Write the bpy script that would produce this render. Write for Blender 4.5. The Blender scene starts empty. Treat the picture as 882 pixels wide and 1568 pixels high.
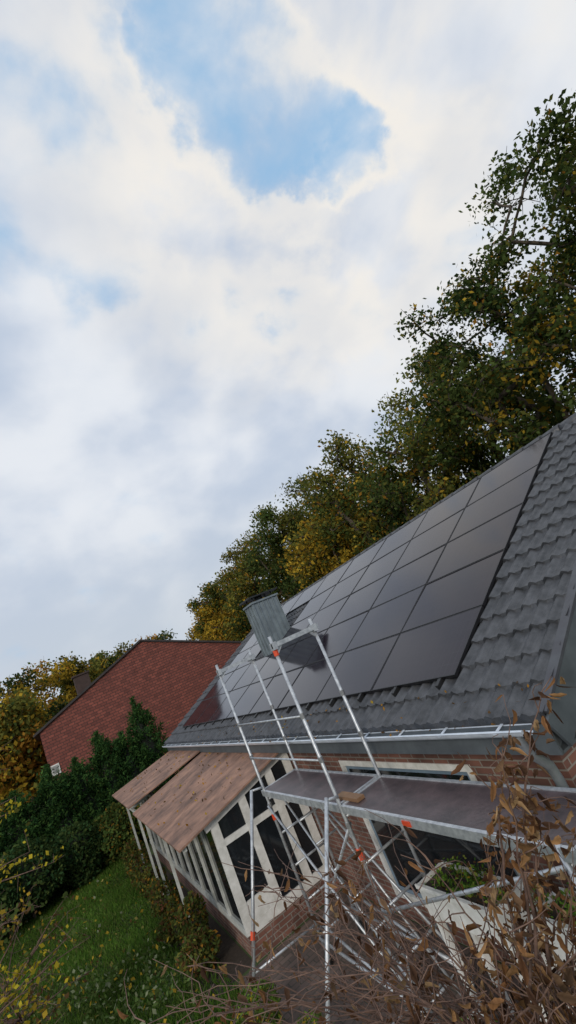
import bpy, math, random
import numpy as np
from mathutils import Vector, Matrix
random.seed(7); rng=np.random.default_rng(7)
H=4.1
scene=bpy.context.scene
# ---------------------------------------------------------------- helpers
def link(o,parent=None):
    scene.collection.objects.link(o)
    if parent is not None: o.parent=parent
    return o
def empty(name):
    e=bpy.data.objects.new(name,None); e.empty_display_size=.2
    return link(e)
def mesh(name,verts,faces,mat,parent=None,smooth=False):
    m=bpy.data.meshes.new(name); m.from_pydata([tuple(v) for v in verts],[],faces); m.update()
    if mat: m.materials.append(mat)
    if smooth:
        m.polygons.foreach_set('use_smooth',[True]*len(m.polygons))
    return link(bpy.data.objects.new(name,m),parent)
class MB:
    def __init__(s): s.v=[]; s.f=[]
    def add(s,v,f):
        o=len(s.v); s.v+= [tuple(x) for x in v]; s.f+=[tuple(i+o for i in q) for q in f]
    def box(s,x0,x1,y0,y1,z0,z1):
        s.add([(x0,y0,z0),(x1,y0,z0),(x1,y1,z0),(x0,y1,z0),(x0,y0,z1),(x1,y0,z1),(x1,y1,z1),(x0,y1,z1)],
              [(0,3,2,1),(4,5,6,7),(0,1,5,4),(1,2,6,5),(2,3,7,6),(3,0,4,7)])
    def beam(s,a,b,w,h,up=(0,0,1)):
        a=Vector(a);b=Vector(b);d=(b-a).normalized();u=Vector(up)
        r=d.cross(u).normalized(); u=r.cross(d).normalized()
        vs=[]
        for p in (a,b):
            for i,j in((-1,-1),(1,-1),(1,1),(-1,1)): vs.append(p+r*(i*w/2)+u*(j*h/2))
        s.add(vs,[(0,1,2,3)[::-1],(4,5,6,7),(0,1,5,4),(1,2,6,5),(2,3,7,6),(3,0,4,7)])
    def tube(s,a,b,r0,r1=None,n=8,cap=True):
        if r1 is None: r1=r0
        a=Vector(a);b=Vector(b);d=(b-a)
        if d.length<1e-6: return
        d.normalize(); t=Vector((0,0,1)) if abs(d.z)<.9 else Vector((1,0,0))
        r=d.cross(t).normalized();u=r.cross(d)
        vs=[]
        for p,q in((a,r0),(b,r1)):
            for i in range(n):
                an=2*math.pi*i/n; vs.append(p+r*(q*math.cos(an))+u*(q*math.sin(an)))
        fs=[(i,(i+1)%n,n+(i+1)%n,n+i) for i in range(n)]
        if cap: fs+=[tuple(range(n))[::-1],tuple(range(n,2*n))]
        s.add(vs,fs)
    def path(s,pts,rs,n=6):
        vs=[]
        P=[Vector(p) for p in pts]
        for k,p in enumerate(P):
            d=(P[min(k+1,len(P)-1)]-P[max(k-1,0)]).normalized()
            t=Vector((0,0,1)) if abs(d.z)<.95 else Vector((1,0,0))
            r=d.cross(t).normalized();u=r.cross(d)
            for i in range(n):
                an=2*math.pi*i/n; vs.append(p+r*(rs[k]*math.cos(an))+u*(rs[k]*math.sin(an)))
        fs=[]
        for k in range(len(P)-1):
            for i in range(n): fs.append((k*n+i,k*n+(i+1)%n,(k+1)*n+(i+1)%n,(k+1)*n+i))
        s.add(vs,fs)
    def obj(s,name,mat,parent=None,smooth=False): return mesh(name,s.v,s.f,mat,parent,smooth)

def new_mat(name):
    m=bpy.data.materials.new(name); m.use_nodes=True
    nt=m.node_tree; b=nt.nodes['Principled BSDF']; return m,nt,b
def N(nt,t,**k):
    n=nt.nodes.new(t)
    for a,v in k.items(): setattr(n,a,v)
    return n
def simple(name,c1,c2=None,scale=5,rough=.6,metal=0,bump=0,bscale=None,coord='Object',detail=5,spec=None,stretch=None):
    m,nt,b=new_mat(name)
    b.inputs['Roughness'].default_value=rough; b.inputs['Metallic'].default_value=metal
    if spec is not None: b.inputs['Specular IOR Level'].default_value=spec
    tc=N(nt,'ShaderNodeTexCoord'); vec=tc.outputs[coord]
    if stretch:
        mp=N(nt,'ShaderNodeMapping'); mp.inputs['Scale'].default_value=stretch
        nt.links.new(vec,mp.inputs[0]); vec=mp.outputs[0]
    if c2 is None: c2=tuple(x*.7 for x in c1)
    no=N(nt,'ShaderNodeTexNoise'); no.inputs['Scale'].default_value=scale; no.inputs['Detail'].default_value=detail
    no.inputs['Roughness'].default_value=.65
    nt.links.new(vec,no.inputs['Vector'])
    r=N(nt,'ShaderNodeValToRGB'); r.color_ramp.elements[0].position=.35; r.color_ramp.elements[1].position=.65
    r.color_ramp.elements[0].color=(*c2,1); r.color_ramp.elements[1].color=(*c1,1)
    nt.links.new(no.outputs['Fac'],r.inputs[0]); nt.links.new(r.outputs[0],b.inputs['Base Color'])
    if bump:
        n2=N(nt,'ShaderNodeTexNoise'); n2.inputs['Scale'].default_value=bscale or scale*4; n2.inputs['Detail'].default_value=6
        nt.links.new(vec,n2.inputs['Vector'])
        bp=N(nt,'ShaderNodeBump'); bp.inputs['Strength'].default_value=bump; bp.inputs['Distance'].default_value=.02
        nt.links.new(n2.outputs['Fac'],bp.inputs['Height']); nt.links.new(bp.outputs[0],b.inputs['Normal'])
    return m
def brick(name,axis,c1,c2,mortar,bw=.24,bh=.075,ms=.01,var=(.6,1.25)):
    m,nt,b=new_mat(name); b.inputs['Roughness'].default_value=.85
    tc=N(nt,'ShaderNodeTexCoord'); sp=N(nt,'ShaderNodeSeparateXYZ'); cb=N(nt,'ShaderNodeCombineXYZ')
    nt.links.new(tc.outputs['Object'],sp.inputs[0])
    a={'x':('Y','Z'),'y':('X','Z'),'z':('X','Y')}[axis]
    nt.links.new(sp.outputs[a[0]],cb.inputs[0]); nt.links.new(sp.outputs[a[1]],cb.inputs[1])
    br=N(nt,'ShaderNodeTexBrick'); br.inputs['Scale'].default_value=1; br.inputs['Brick Width'].default_value=bw
    br.inputs['Row Height'].default_value=bh; br.inputs['Mortar Size'].default_value=ms; br.inputs['Mortar Smooth'].default_value=.3
    br.inputs['Color1'].default_value=(*c1,1); br.inputs['Color2'].default_value=(*c2,1); br.inputs['Mortar'].default_value=(*mortar,1)
    br.inputs['Bias'].default_value=0
    nt.links.new(cb.outputs[0],br.inputs['Vector'])
    no=N(nt,'ShaderNodeTexNoise'); no.inputs['Scale'].default_value=2.5; no.inputs['Detail'].default_value=8
    nt.links.new(cb.outputs[0],no.inputs['Vector'])
    mp=N(nt,'ShaderNodeMapRange'); mp.inputs[1].default_value=.3; mp.inputs[2].default_value=.7; mp.inputs[3].default_value=var[0]; mp.inputs[4].default_value=var[1]
    nt.links.new(no.outputs['Fac'],mp.inputs[0])
    vm=N(nt,'ShaderNodeVectorMath',operation='SCALE'); nt.links.new(br.outputs['Color'],vm.inputs[0]); nt.links.new(mp.outputs[0],vm.inputs['Scale'])
    nt.links.new(vm.outputs[0],b.inputs['Base Color'])
    bp=N(nt,'ShaderNodeBump'); bp.inputs['Strength'].default_value=.6; bp.inputs['Distance'].default_value=.01; bp.invert=True
    nt.links.new(br.outputs['Fac'],bp.inputs['Height']); nt.links.new(bp.outputs[0],b.inputs['Normal'])
    return m
def leafmat(name,trans=.3):
    m,nt,b=new_mat(name); nt.nodes.remove(b)
    at=N(nt,'ShaderNodeAttribute',attribute_name='Col')
    b=N(nt,'ShaderNodeBsdfDiffuse'); nt.links.new(at.outputs['Color'],b.inputs['Color'])
    tr=N(nt,'ShaderNodeBsdfTranslucent'); nt.links.new(at.outputs['Color'],tr.inputs[0])
    mx=N(nt,'ShaderNodeMixShader'); mx.inputs[0].default_value=trans
    nt.links.new(b.outputs[0],mx.inputs[1]); nt.links.new(tr.outputs[0],mx.inputs[2])
    nt.links.new(mx.outputs[0],nt.nodes['Material Output'].inputs[0]); return m

M_leaf=leafmat('foliage_leaf',.35)
M_dry=leafmat('dry_leaf',.2)
M_bark=simple('bark',(.11,.085,.06),(.04,.03,.022),8,.9,bump=.6)
M_twig=simple('twig_bark',(.21,.125,.09),(.085,.05,.04),20,.8)
M_tile=simple('concrete_roof_tile',(.080,.083,.092),(.034,.036,.040),7,.45,bump=.2,bscale=60,spec=.5)
M_zinc=simple('zinc_metal',(.74,.80,.88),(.56,.62,.70),6,.35,metal=.25)
M_alu=simple('aluminium_tube',(.62,.64,.66),(.36,.38,.41),14,.42,metal=.5,bump=.05)
M_white=simple('white_painted_wood',(.80,.79,.76),(.58,.57,.53),6,.5,bump=.1)
M_grey=simple('grey_fascia',(.095,.11,.12),(.06,.07,.078),3,.5)
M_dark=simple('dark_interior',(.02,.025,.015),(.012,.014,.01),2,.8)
M_chim=simple('chimney_zinc_cladding',(.24,.285,.31),(.16,.19,.21),3,.45,metal=.3)
M_cap=simple('chimney_cap_metal',(.03,.035,.035),(.02,.02,.02),6,.4,metal=.3)
M_deck=simple('phenolic_plywood_deck',(.115,.08,.082),(.045,.034,.036),3.5,.33,bump=.15,bscale=30,detail=9)
M_croof=simple('weathered_board_roof',(.36,.20,.135),(.13,.075,.055),2.4,.8,bump=.4,bscale=12,stretch=(1,1.2,1),detail=12)
M_red=simple('red_orange_plastic',(.75,.09,.03),(.6,.06,.02),5,.4)
M_brickx=brick('brick_wall_side','x',(.22,.095,.068),(.13,.06,.045),(.24,.21,.18))
M_bricky=brick('brick_wall_gable','y',(.22,.095,.068),(.13,.06,.045),(.24,.21,.18))
M_redbrick=brick('red_brick_gable','y',(.27,.078,.055),(.16,.048,.036),(.09,.035,.03),bw=.30,bh=.15,ms=.02,var=(.82,1.15))
M_redroof=simple('red_tile_roof',(.2,.06,.04),(.12,.04,.03),3,.8)
M_pave=brick('paving_bricks','z',(.17,.12,.10),(.11,.08,.068),(.07,.065,.05),bw=.22,bh=.11,ms=.008)
M_bluef=simple('blue_grey_window_frame',(.20,.28,.36),(.15,.21,.28),5,.45)
M_pot=simple('terracotta',(.3,.11,.06),(.2,.07,.045),6,.8)
M_soil=simple('soil',(.06,.042,.03),(.025,.02,.014),20,.95)
M_glass,nt,b=new_mat('window_glass'); b.inputs['Base Color'].default_value=(.012,.015,.018,1); b.inputs['Roughness'].default_value=.06
b.inputs['Specular IOR Level'].default_value=.6
M_ground,nt,b=new_mat('grass_ground'); b.inputs['Roughness'].default_value=.95
tc=N(nt,'ShaderNodeTexCoord'); n1=N(nt,'ShaderNodeTexNoise'); n1.inputs['Scale'].default_value=1.3; n1.inputs['Detail'].default_value=10; n1.inputs['Roughness'].default_value=.7
nt.links.new(tc.outputs['Object'],n1.inputs['Vector']); r=N(nt,'ShaderNodeValToRGB')
r.color_ramp.elements[0].position=.35; r.color_ramp.elements[0].color=(.030,.045,.014,1)
r.color_ramp.elements[1].position=.65; r.color_ramp.elements[1].color=(.065,.10,.025,1)
nt.links.new(n1.outputs['Fac'],r.inputs[0]); nt.links.new(r.outputs[0],b.inputs['Base Color'])
# solar glass
M_pv,nt,b=new_mat('solar_glass'); b.inputs['Specular IOR Level'].default_value=.28; b.inputs['Specular Tint'].default_value=(.80,.88,1,1)
tc=N(nt,'ShaderNodeTexCoord'); br=N(nt,'ShaderNodeTexBrick'); br.offset=0
br.inputs['Scale'].default_value=1; br.inputs['Brick Width'].default_value=.0914; br.inputs['Row Height'].default_value=.168
br.inputs['Mortar Size'].default_value=.0022; br.inputs['Color1'].default_value=(.013,.009,.015,1); br.inputs['Color2'].default_value=(.016,.011,.017,1)
br.inputs['Mortar'].default_value=(.028,.026,.033,1)
nt.links.new(tc.outputs['UV'],br.inputs['Vector']); nt.links.new(br.outputs['Color'],b.inputs['Base Color'])
n1=N(nt,'ShaderNodeTexNoise'); n1.inputs['Scale'].default_value=.9; n1.inputs['Detail'].default_value=6; nt.links.new(tc.outputs['Object'],n1.inputs['Vector'])
mr=N(nt,'ShaderNodeMapRange'); mr.inputs[3].default_value=.02; mr.inputs[4].default_value=.15; nt.links.new(n1.outputs['Fac'],mr.inputs[0]); nt.links.new(mr.outputs[0],b.inputs['Roughness'])
M_pvf=simple('black_panel_frame',(.014,.014,.016),(.009,.009,.011),5,.45,metal=.2)

# ---------------------------------------------------------------- leaves
def leaves(name,C,size,cols,mat,parent,aspect=.62,droop=0.0,fold=0.0):
    n=len(C)
    a=rng.normal(size=(n,3)); a[:,2]-=droop; a/=np.linalg.norm(a,axis=1)[:,None]
    b_=rng.normal(size=(n,3)); b_-= (a*b_).sum(1)[:,None]*a; b_/=np.linalg.norm(b_,axis=1)[:,None]
    s=size*rng.uniform(.6,1.35,n)[:,None]
    c=np.cross(a,b_)
    V=np.empty((n,4,3)); V[:,0]=C-a*s*.5; V[:,1]=C+b_*s*aspect*.5+c*s*fold; V[:,2]=C+a*s*.5; V[:,3]=C-b_*s*aspect*.5+c*s*fold
    V=V.reshape(-1,3)
    m=bpy.data.meshes.new(name); m.vertices.add(4*n); m.vertices.foreach_set('co',V.ravel())
    m.loops.add(4*n); m.loops.foreach_set('vertex_index',np.arange(4*n,dtype=np.int32))
    m.polygons.add(n); m.polygons.foreach_set('loop_start',np.arange(0,4*n,4,dtype=np.int32))
    m.update(calc_edges=True)
    at=m.color_attributes.new('Col','FLOAT_COLOR','POINT')
    cc=np.ones((n,4,4)); cc[:,:,:3]=cols[:,None,:]; at.data.foreach_set('color',cc.ravel())
    m.materials.append(mat); return link(bpy.data.objects.new(name,m),parent)
def palette(n,pal,w,jit=.25):
    pal=np.array(pal); idx=rng.choice(len(pal),n,p=np.array(w)/sum(w)); return pal[idx]*rng.uniform(1-jit,1+jit,(n,1))
DG=(.042,.068,.022); G=(.080,.112,.032); OG=(.150,.150,.035); Y=(.42,.28,.035); O=(.35,.175,.03); BR=(.12,.07,.03); TG=(.028,.070,.024)
def tree(name,x,y,h,R,pal,w,trunk=.3,nclump=90,per=220,leaf=.17,sig=.62,seed=0,zb=.32,lean=(0,0)):
    global rng
    rng=np.random.default_rng(seed); rd=random.Random(seed)
    root=empty(name)
    base=Vector((x,y,0)); top=Vector((x+lean[0],y+lean[1],h*.82))
    nodes=[];par=[]
    nt_=7
    for i in range(nt_):
        t=i/(nt_-1); p=base.lerp(top,t)+Vector((rd.uniform(-.2,.2)*(i>0),rd.uniform(-.2,.2)*(i>0),0)); nodes.append(p); par.append(i-1)
    zc=h*(1+zb)/2; hz=h*(1-zb)/2
    lobes=[Vector((rd.gauss(0,1),rd.gauss(0,1),rd.gauss(0,.8))).normalized() for _ in range(11)]
    # each crown region carries its own autumn tint
    reg=[(Vector((rd.gauss(0,1),rd.gauss(0,1),rd.gauss(0,1))).normalized(),rd.choices(range(len(pal)),weights=w)[0]) for _ in range(9)]
    A=[]
    while len(A)<nclump:
        d=Vector((rd.gauss(0,1),rd.gauss(0,1),rd.gauss(0,1))).normalized()
        r=rd.uniform(.2,1)**.5
        bump=.76+.30*max(max(d.dot(l),0)**5 for l in lobes)
        r*=bump
        q=Vector((x+lean[0]*.7+d.x*R*r,y+lean[1]*.7+d.y*R*r,zc+d.z*hz*r))
        A.append(q)
    A.sort(key=lambda q:(q-Vector((x,y,zc*.8))).length)
    for q in A:
        best=None;bd=1e9
        for i,p in enumerate(nodes):
            if i<2: continue
            dd=(p-q).length+ .35*max(0,p.z-q.z)*2
            if dd<bd: bd=dd;best=i
        p=nodes[best]; mid=p.lerp(q,.5)+Vector((rd.uniform(-.12,.12),rd.uniform(-.12,.12),rd.uniform(-.05,.2)))*bd*.8
        nodes.append(mid);par.append(best);nodes.append(q);par.append(len(nodes)-2)
    cnt=[0]*len(nodes)
    for i in range(len(nodes)-1,0,-1):
        if cnt[i]==0: cnt[i]=1
        j=par[i]; cnt[j]+=cnt[i]
    tot=cnt[0]; rad=[trunk*(c/tot)**.5 for c in cnt]; rad[0]=trunk*1.3
    mb=MB()
    for i in range(1,len(nodes)):
        mb.tube(nodes[par[i]],nodes[i],min(rad[par[i]],rad[i]*1.35),rad[i],n=6,cap=False)
    for q in A:
        for k in range(4):
            e=q+Vector((rd.gauss(0,1),rd.gauss(0,1),rd.gauss(.2,1))).normalized()*sig*1.4
            mb.tube(q,e,.022,.008,n=3,cap=False)
    mb.obj('branches',M_bark,root,True)
    CC=[];COL=[]
    for q in A:
        if rd.random()<.04: continue
        k=int(per*rd.uniform(.5,1.4)); s=sig*rd.uniform(.7,1.3)
        d=rng.normal(size=(k,3)); d/=np.linalg.norm(d,axis=1)[:,None]; d*= (rng.uniform(0,1,k)**.45*1.35*s)[:,None]; d[:,2]*=.75
        d+=rng.normal(size=(k,3))*.16
        CC.append(np.array(q)+d)
        dq=(q-Vector((x,y,zc))).normalized(); ci=max(reg,key=lambda g_:g_[0].dot(dq)+rd.uniform(0,.5))[1]; base_c=np.array(pal[ci])
        mixc=palette(k,pal,w,.3); f=rng.uniform(0,1,(k,1))<.6
        c=np.where(f,base_c*rng.uniform(.7,1.3,(k,1)),mixc)*(rd.uniform(.7,1.2))
        COL.append(c)
    leaves('leaves',np.concatenate(CC),leaf,np.concatenate(COL),M_leaf,root)
    return root
def bush(name,x,y,z,rx,ry,rz,n,leaf,pal,w,seed,core=True,aspect=.6,cone=False,droop=0,ex=.75):
    global rng
    rng=np.random.default_rng(seed)
    root=empty(name)
    d=rng.normal(size=(n,3)); d/=np.linalg.norm(d,axis=1)[:,None]
    r=rng.uniform(.55,1.0,n)**.5
    lob=rng.normal(size=(14,3)); lob/=np.linalg.norm(lob,axis=1)[:,None]
    bm=.78+.3*np.max(np.clip(d@lob.T,0,1)**8,axis=1)
    shade=1
    if cone:
        # upright sprays: leaves gathered round many tilted shoots on the cone
        ns=150; ts=rng.uniform(0,1,ns)**1.25; as_=rng.uniform(0,2*np.pi,ns)
        rr=(1-ts)**ex*rng.uniform(.55,.98,ns)
        S=np.stack([x+np.cos(as_)*rr*rx,y+np.sin(as_)*rr*ry,z+ts*rz*.88],1)
        D_=np.stack([np.cos(as_)*.45,np.sin(as_)*.45,np.full(ns,1.0)],1)
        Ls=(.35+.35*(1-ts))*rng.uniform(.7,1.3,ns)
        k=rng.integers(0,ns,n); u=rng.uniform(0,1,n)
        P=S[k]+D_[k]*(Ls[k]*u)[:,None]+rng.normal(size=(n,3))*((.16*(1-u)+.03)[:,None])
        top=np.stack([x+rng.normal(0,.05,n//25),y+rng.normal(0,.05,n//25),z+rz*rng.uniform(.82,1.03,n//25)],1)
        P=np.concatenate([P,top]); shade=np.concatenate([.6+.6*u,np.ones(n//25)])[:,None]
    else:
        P=np.stack([x+d[:,0]*rx*r*bm,y+d[:,1]*ry*r*bm,z+rz*.5+d[:,2]*rz*.5*r*bm],1)
        P=P[P[:,2]>z]
    n=len(P)
    cl=np.sin(P[:,0]*3.1+seed)*np.sin(P[:,1]*2.7)*np.sin(P[:,2]*3.7+seed)
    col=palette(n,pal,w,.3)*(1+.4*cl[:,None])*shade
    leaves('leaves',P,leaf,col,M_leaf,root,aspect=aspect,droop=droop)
    if core:  # added solid dark core, stands in for the shade deep inside the foliage
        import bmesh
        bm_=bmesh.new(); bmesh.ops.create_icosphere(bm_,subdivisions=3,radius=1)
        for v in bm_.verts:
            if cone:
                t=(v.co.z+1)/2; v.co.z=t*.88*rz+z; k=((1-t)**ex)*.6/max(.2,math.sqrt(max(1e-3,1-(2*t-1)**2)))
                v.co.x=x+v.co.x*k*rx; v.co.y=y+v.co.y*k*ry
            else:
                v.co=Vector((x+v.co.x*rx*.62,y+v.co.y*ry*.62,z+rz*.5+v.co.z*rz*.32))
        me=bpy.data.meshes.new('dark_shade_core'); bm_.to_mesh(me); bm_.free(); me.materials.append(M_dark); link(bpy.data.objects.new('dark_shade_core',me),root)
    mb=MB(); mb.tube((x,y,0),(x,y,z+rz*.5),.05,.03,n=6); mb.obj('stem',M_bark,root)
    return root

# ---------------------------------------------------------------- ground
g=MB(); g.add([(-900,-900,0),(900,-900,0),(900,900,0),(-900,900,0)],[(0,1,2,3)]); g.obj('ground',M_ground)
g=MB(); g.add([(1.25,-2,.004),(3.5,-2,.004),(3.5,8.72,.004),(1.25,8.72,.004)],[(0,1,2,3)]); g.obj('paved_patio',M_pave)
g=MB(); g.add([(.85,8.8,.004),(1.75,8.8,.004),(1.75,18,.004),(1.1,18,.004)],[(0,1,2,3)]); g.obj('soil_bed',M_soil)
def grass():
    n=140000
    X=rng.uniform(-5.5,1.4,n); Yy=6+rng.uniform(0,1,n)*14.0
    keep=~((X>1.0)&(Yy>8.7)&(rng.uniform(0,1,n)<.7)); X=X[keep];Yy=Yy[keep]; n=len(X)
    hh=rng.uniform(.05,.12,n)*(1+.5*np.sin(X*2.3)*np.sin(Yy*1.7)); an=rng.uniform(0,2*np.pi,n); w=.011
    ln=rng.normal(size=(n,2))*.04
    V=np.zeros((n,3,3))
    V[:,0,0]=X-np.cos(an)*w;V[:,0,1]=Yy-np.sin(an)*w
    V[:,1,0]=X+np.cos(an)*w;V[:,1,1]=Yy+np.sin(an)*w
    V[:,2,0]=X+ln[:,0];V[:,2,1]=Yy+ln[:,1];V[:,2,2]=hh
    m=bpy.data.meshes.new('lawn_grass'); m.vertices.add(3*n); m.vertices.foreach_set('co',V.ravel())
    m.loops.add(3*n); m.loops.foreach_set('vertex_index',np.arange(3*n,dtype=np.int32))
    m.polygons.add(n); m.polygons.foreach_set('loop_start',np.arange(0,3*n,3,dtype=np.int32)); m.update(calc_edges=True)
    at=m.color_attributes.new('Col','FLOAT_COLOR','POINT')
    c=palette(n,[(.08,.165,.028),(.12,.21,.035),(.17,.19,.06)],[5,4,1.2],.35)
    pt=1+.3*np.sin(X*1.7+2*np.sin(Yy*.9))*np.sin(Yy*1.3+X)
    c=c*pt[:,None]
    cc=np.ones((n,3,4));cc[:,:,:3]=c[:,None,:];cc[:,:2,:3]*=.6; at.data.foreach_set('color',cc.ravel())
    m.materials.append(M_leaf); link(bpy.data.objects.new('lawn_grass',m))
grass()
n=700; P=np.stack([rng.uniform(-5,1.4,n),rng.uniform(6,20,n),rng.uniform(.05,.12,n)],1)
leaves('fallen_leaves',P,.08,palette(n,[Y,(.35,.3,.09),BR,(.3,.32,.2)],[3,2,3,2]),M_leaf,None,aspect=.7)
n=13000; P=np.stack([rng.uniform(-4.5,.9,n),5+rng.uniform(0,1,n)**1.9*8.0,rng.uniform(.02,.28,n)],1)
k=np.sin(P[:,0]*1.9+1)*np.sin(P[:,1]*1.3+.5)>-.15; P=P[k]
leaves('ground_cover_weeds',P,.08,palette(len(P),[G,(.11,.17,.05),(.26,.29,.17),Y],[4,4,1.6,.4]),M_leaf,None)

# ---------------------------------------------------------------- main house
sl=.5176; cosA=1/math.sqrt(1+sl*sl); sinA=sl*cosA
EX=3.25; RX=8.5; Y0=2.78; Y1=18.4
def zt(x): return sl*x+1.019
house=empty('brick_house')
def tile_slope(name,mirror):
    L=(RX-EX)/cosA; nc=17; gz=L/nc
    per=.2; dy=per/8; ny=int((Y1-Y0)/dy)+1
    V=[];F=[]
    rows=[]
    for i in range(nc):
        for (s,h) in ((i*gz,.0),(i*gz+.004,.048),(i*gz+gz*.5,.032),((i+1)*gz,.014)):
            if h==.0 and i>0: continue
            rows.append((s,h,i))
    ys=[Y0+j*dy for j in range(ny)]
    prof=[]
    for y in ys:
        ph=((y-Y0)/per)%1
        w=math.cos(2*math.pi*ph); prof.append(.022*w+.007*math.cos(4*math.pi*ph))
    rj=random.Random(5); jit={}
    for (s,h,i) in rows:
        for j,y in enumerate(ys):
            hh=h+(prof[j]+.03 if h>0 else 0)
            key=(i,int((y-Y0)/per*.5))
            if key not in jit: jit[key]=(rj.uniform(-.004,.004),rj.uniform(-.008,.008))
            jx=jit[key][0]; s2=s+(jit[key][1]+.018*(prof[j]<-.01) if h>.04 else 0)
            x=EX+s2*cosA-sinA*(hh+jx); z=zt(EX)+s2*sinA+cosA*(hh+jx)
            if mirror: x=2*RX-x
            V.append((x,y,z))
    for a in range(len(rows)-1):
        for j in range(ny-1):
            q=(a*ny+j,a*ny+j+1,(a+1)*ny+j+1,(a+1)*ny+j)
            F.append(q[::-1] if not mirror else q)
    mesh(name,V,F,M_tile,house,False)
tile_slope('roof_tiles_front',False); tile_slope('roof_tiles_back',True)
mb=MB()
BX=2*RX-EX
mb.add([(EX,Y0+.03,zt(EX)-.03),(RX,Y0+.03,zt(RX)-.03),(RX,Y1-.03,zt(RX)-.03),(EX,Y1-.03,zt(EX)-.03),(BX,Y0+.03,zt(EX)-.03),(BX,Y1-.03,zt(EX)-.03)],[(0,1,2,3),(1,4,5,2)])
mb.obj('roof_underlay',M_dark,house)
mb=MB()
y=Y0
while y<Y1-.1:
    mb.tube((RX,y,zt(RX)+.0),(RX,y+.42,zt(RX)+.0),.125,.11,n=12); y+=.38
mb.obj('ridge_tiles',M_tile,house,True)
mb=MB()
for yy,s in((Y0,-1),(Y1,1)):
    for a,bx in((EX-.02,RX),(BX+.02,RX)):
        za=zt(EX)-.0
        mb.beam((a,yy+s*.012,za-.09),(bx,yy+s*.012,zt(RX)-.09),.03,.27)
mb.obj('barge_boards',M_grey,house)
mb=MB()
for a,bx in((EX-.02,RX),(BX+.02,RX)):
    mb.beam((a,Y0+.02,zt(EX)+.085),(bx,Y0+.02,zt(RX)+.085),.10,.03)
mb.obj('verge_trim',simple('verge_trim_metal',(.07,.075,.085),(.05,.05,.06),5,.45),house)
mb=MB()
mb.add([(EX,Y0+.05,zt(EX)-.20),(RX,Y0+.05,zt(RX)-.2),(RX,Y0+.5,zt(RX)-.2),(EX,Y0+.5,zt(EX)-.2)],[(0,1,2,3)])
mb.box(EX,3.56,Y0+.05,Y1-.05,zt(EX)-.25,zt(EX)-.23)
mb.box(EX-.02,EX+.005,Y0+.05,Y1-.05,zt(EX)-.25,zt(EX)-.01)
mb.obj('fascia_and_soffit',M_grey,house)
WX=3.52; wt=2.47
GY0=3.12; GY1=18.05
def wall_x(X,holes,name):
    ys=sorted({GY0,GY1,*[h[0] for h in holes],*[h[1] for h in holes]}); zs=sorted({0,wt,*[h[2] for h in holes],*[h[3] for h in holes]})
    m_=MB()
    for i in range(len(ys)-1):
        for j in range(len(zs)-1):
            cy=(ys[i]+ys[i+1])/2; cz=(zs[j]+zs[j+1])/2
            if any(h[0]<cy<h[1] and h[2]<cz<h[3] for h in holes): continue
            m_.add([(X,ys[i],zs[j]),(X,ys[i+1],zs[j]),(X,ys[i+1],zs[j+1]),(X,ys[i],zs[j+1])],[(0,3,2,1)])
    for h in holes:
        a=[(X,h[0],h[2]),(X,h[1],h[2]),(X,h[1],h[3]),(X,h[0],h[3])]; b2=[(X+.15,p[1],p[2]) for p in a]
        m_.add(a+b2,[(0,1,5,4),(1,2,6,5),(2,3,7,6),(3,0,4,7)])
    m_.obj(name,M_brickx,house)
holes=[(4.25,7.0,.30,2.2),(9.6,11.6,.2,2.2),(12.6,14.2,.9,2.2)]
wall_x(WX,holes,'front_wall')
mb=MB()
for yy in(GY0,GY1):
    mb.add([(WX,yy,0),(2*RX-WX,yy,0),(2*RX-WX,yy,wt),(RX,yy,zt(RX)-.22),(WX,yy,wt)],[(0,1,2,3,4)])
mb.obj('gable_walls',M_bricky,house)
mb=MB(); mb.add([(2*RX-WX,GY0,0),(2*RX-WX,GY1,0),(2*RX-WX,GY1,wt),(2*RX-WX,GY0,wt)],[(0,1,2,3)]); mb.obj('back_wall',M_brickx,house)
fr=MB();gl=MB();bl=MB()
def winx(X,y0,y1,z0,z1,f,n,t=.06):
    f.box(X-.01,X+.06,y0,y1,z1-t,z1); f.box(X-.01,X+.06,y0,y1,z0,z0+t)
    f.box(X-.012,X+.058,y0,y0+t,z0+t,z1-t); f.box(X-.012,X+.058,y1-t,y1,z0+t,z1-t)
    for i in range(1,n):
        yy=y0+(y1-y0)*i/n; f.box(X-.008,X+.055,yy-t*.6,yy+t*.6,z0+t,z1-t)
    gl.add([(X+.03,y0+t*.5,z0+t*.5),(X+.03,y1-t*.5,z0+t*.5),(X+.03,y1-t*.5,z1-t*.5),(X+.03,y0+t*.5,z1-t*.5)],[(0,3,2,1)])
winx(WX-.004,4.25,7.0,.30,2.2,fr,1,.075)
winx(WX+.035,4.34,6.92,.38,2.12,bl,4,.055)
winx(WX+.03,9.6,11.6,.2,2.2,fr,2); winx(WX+.03,12.6,14.2,.9,2.2,fr,2)
fr.obj('window_frames_white',M_white,house); bl.obj('window_frames_blue',M_bluef,house); gl.obj('window_glass',M_glass,house)
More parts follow.
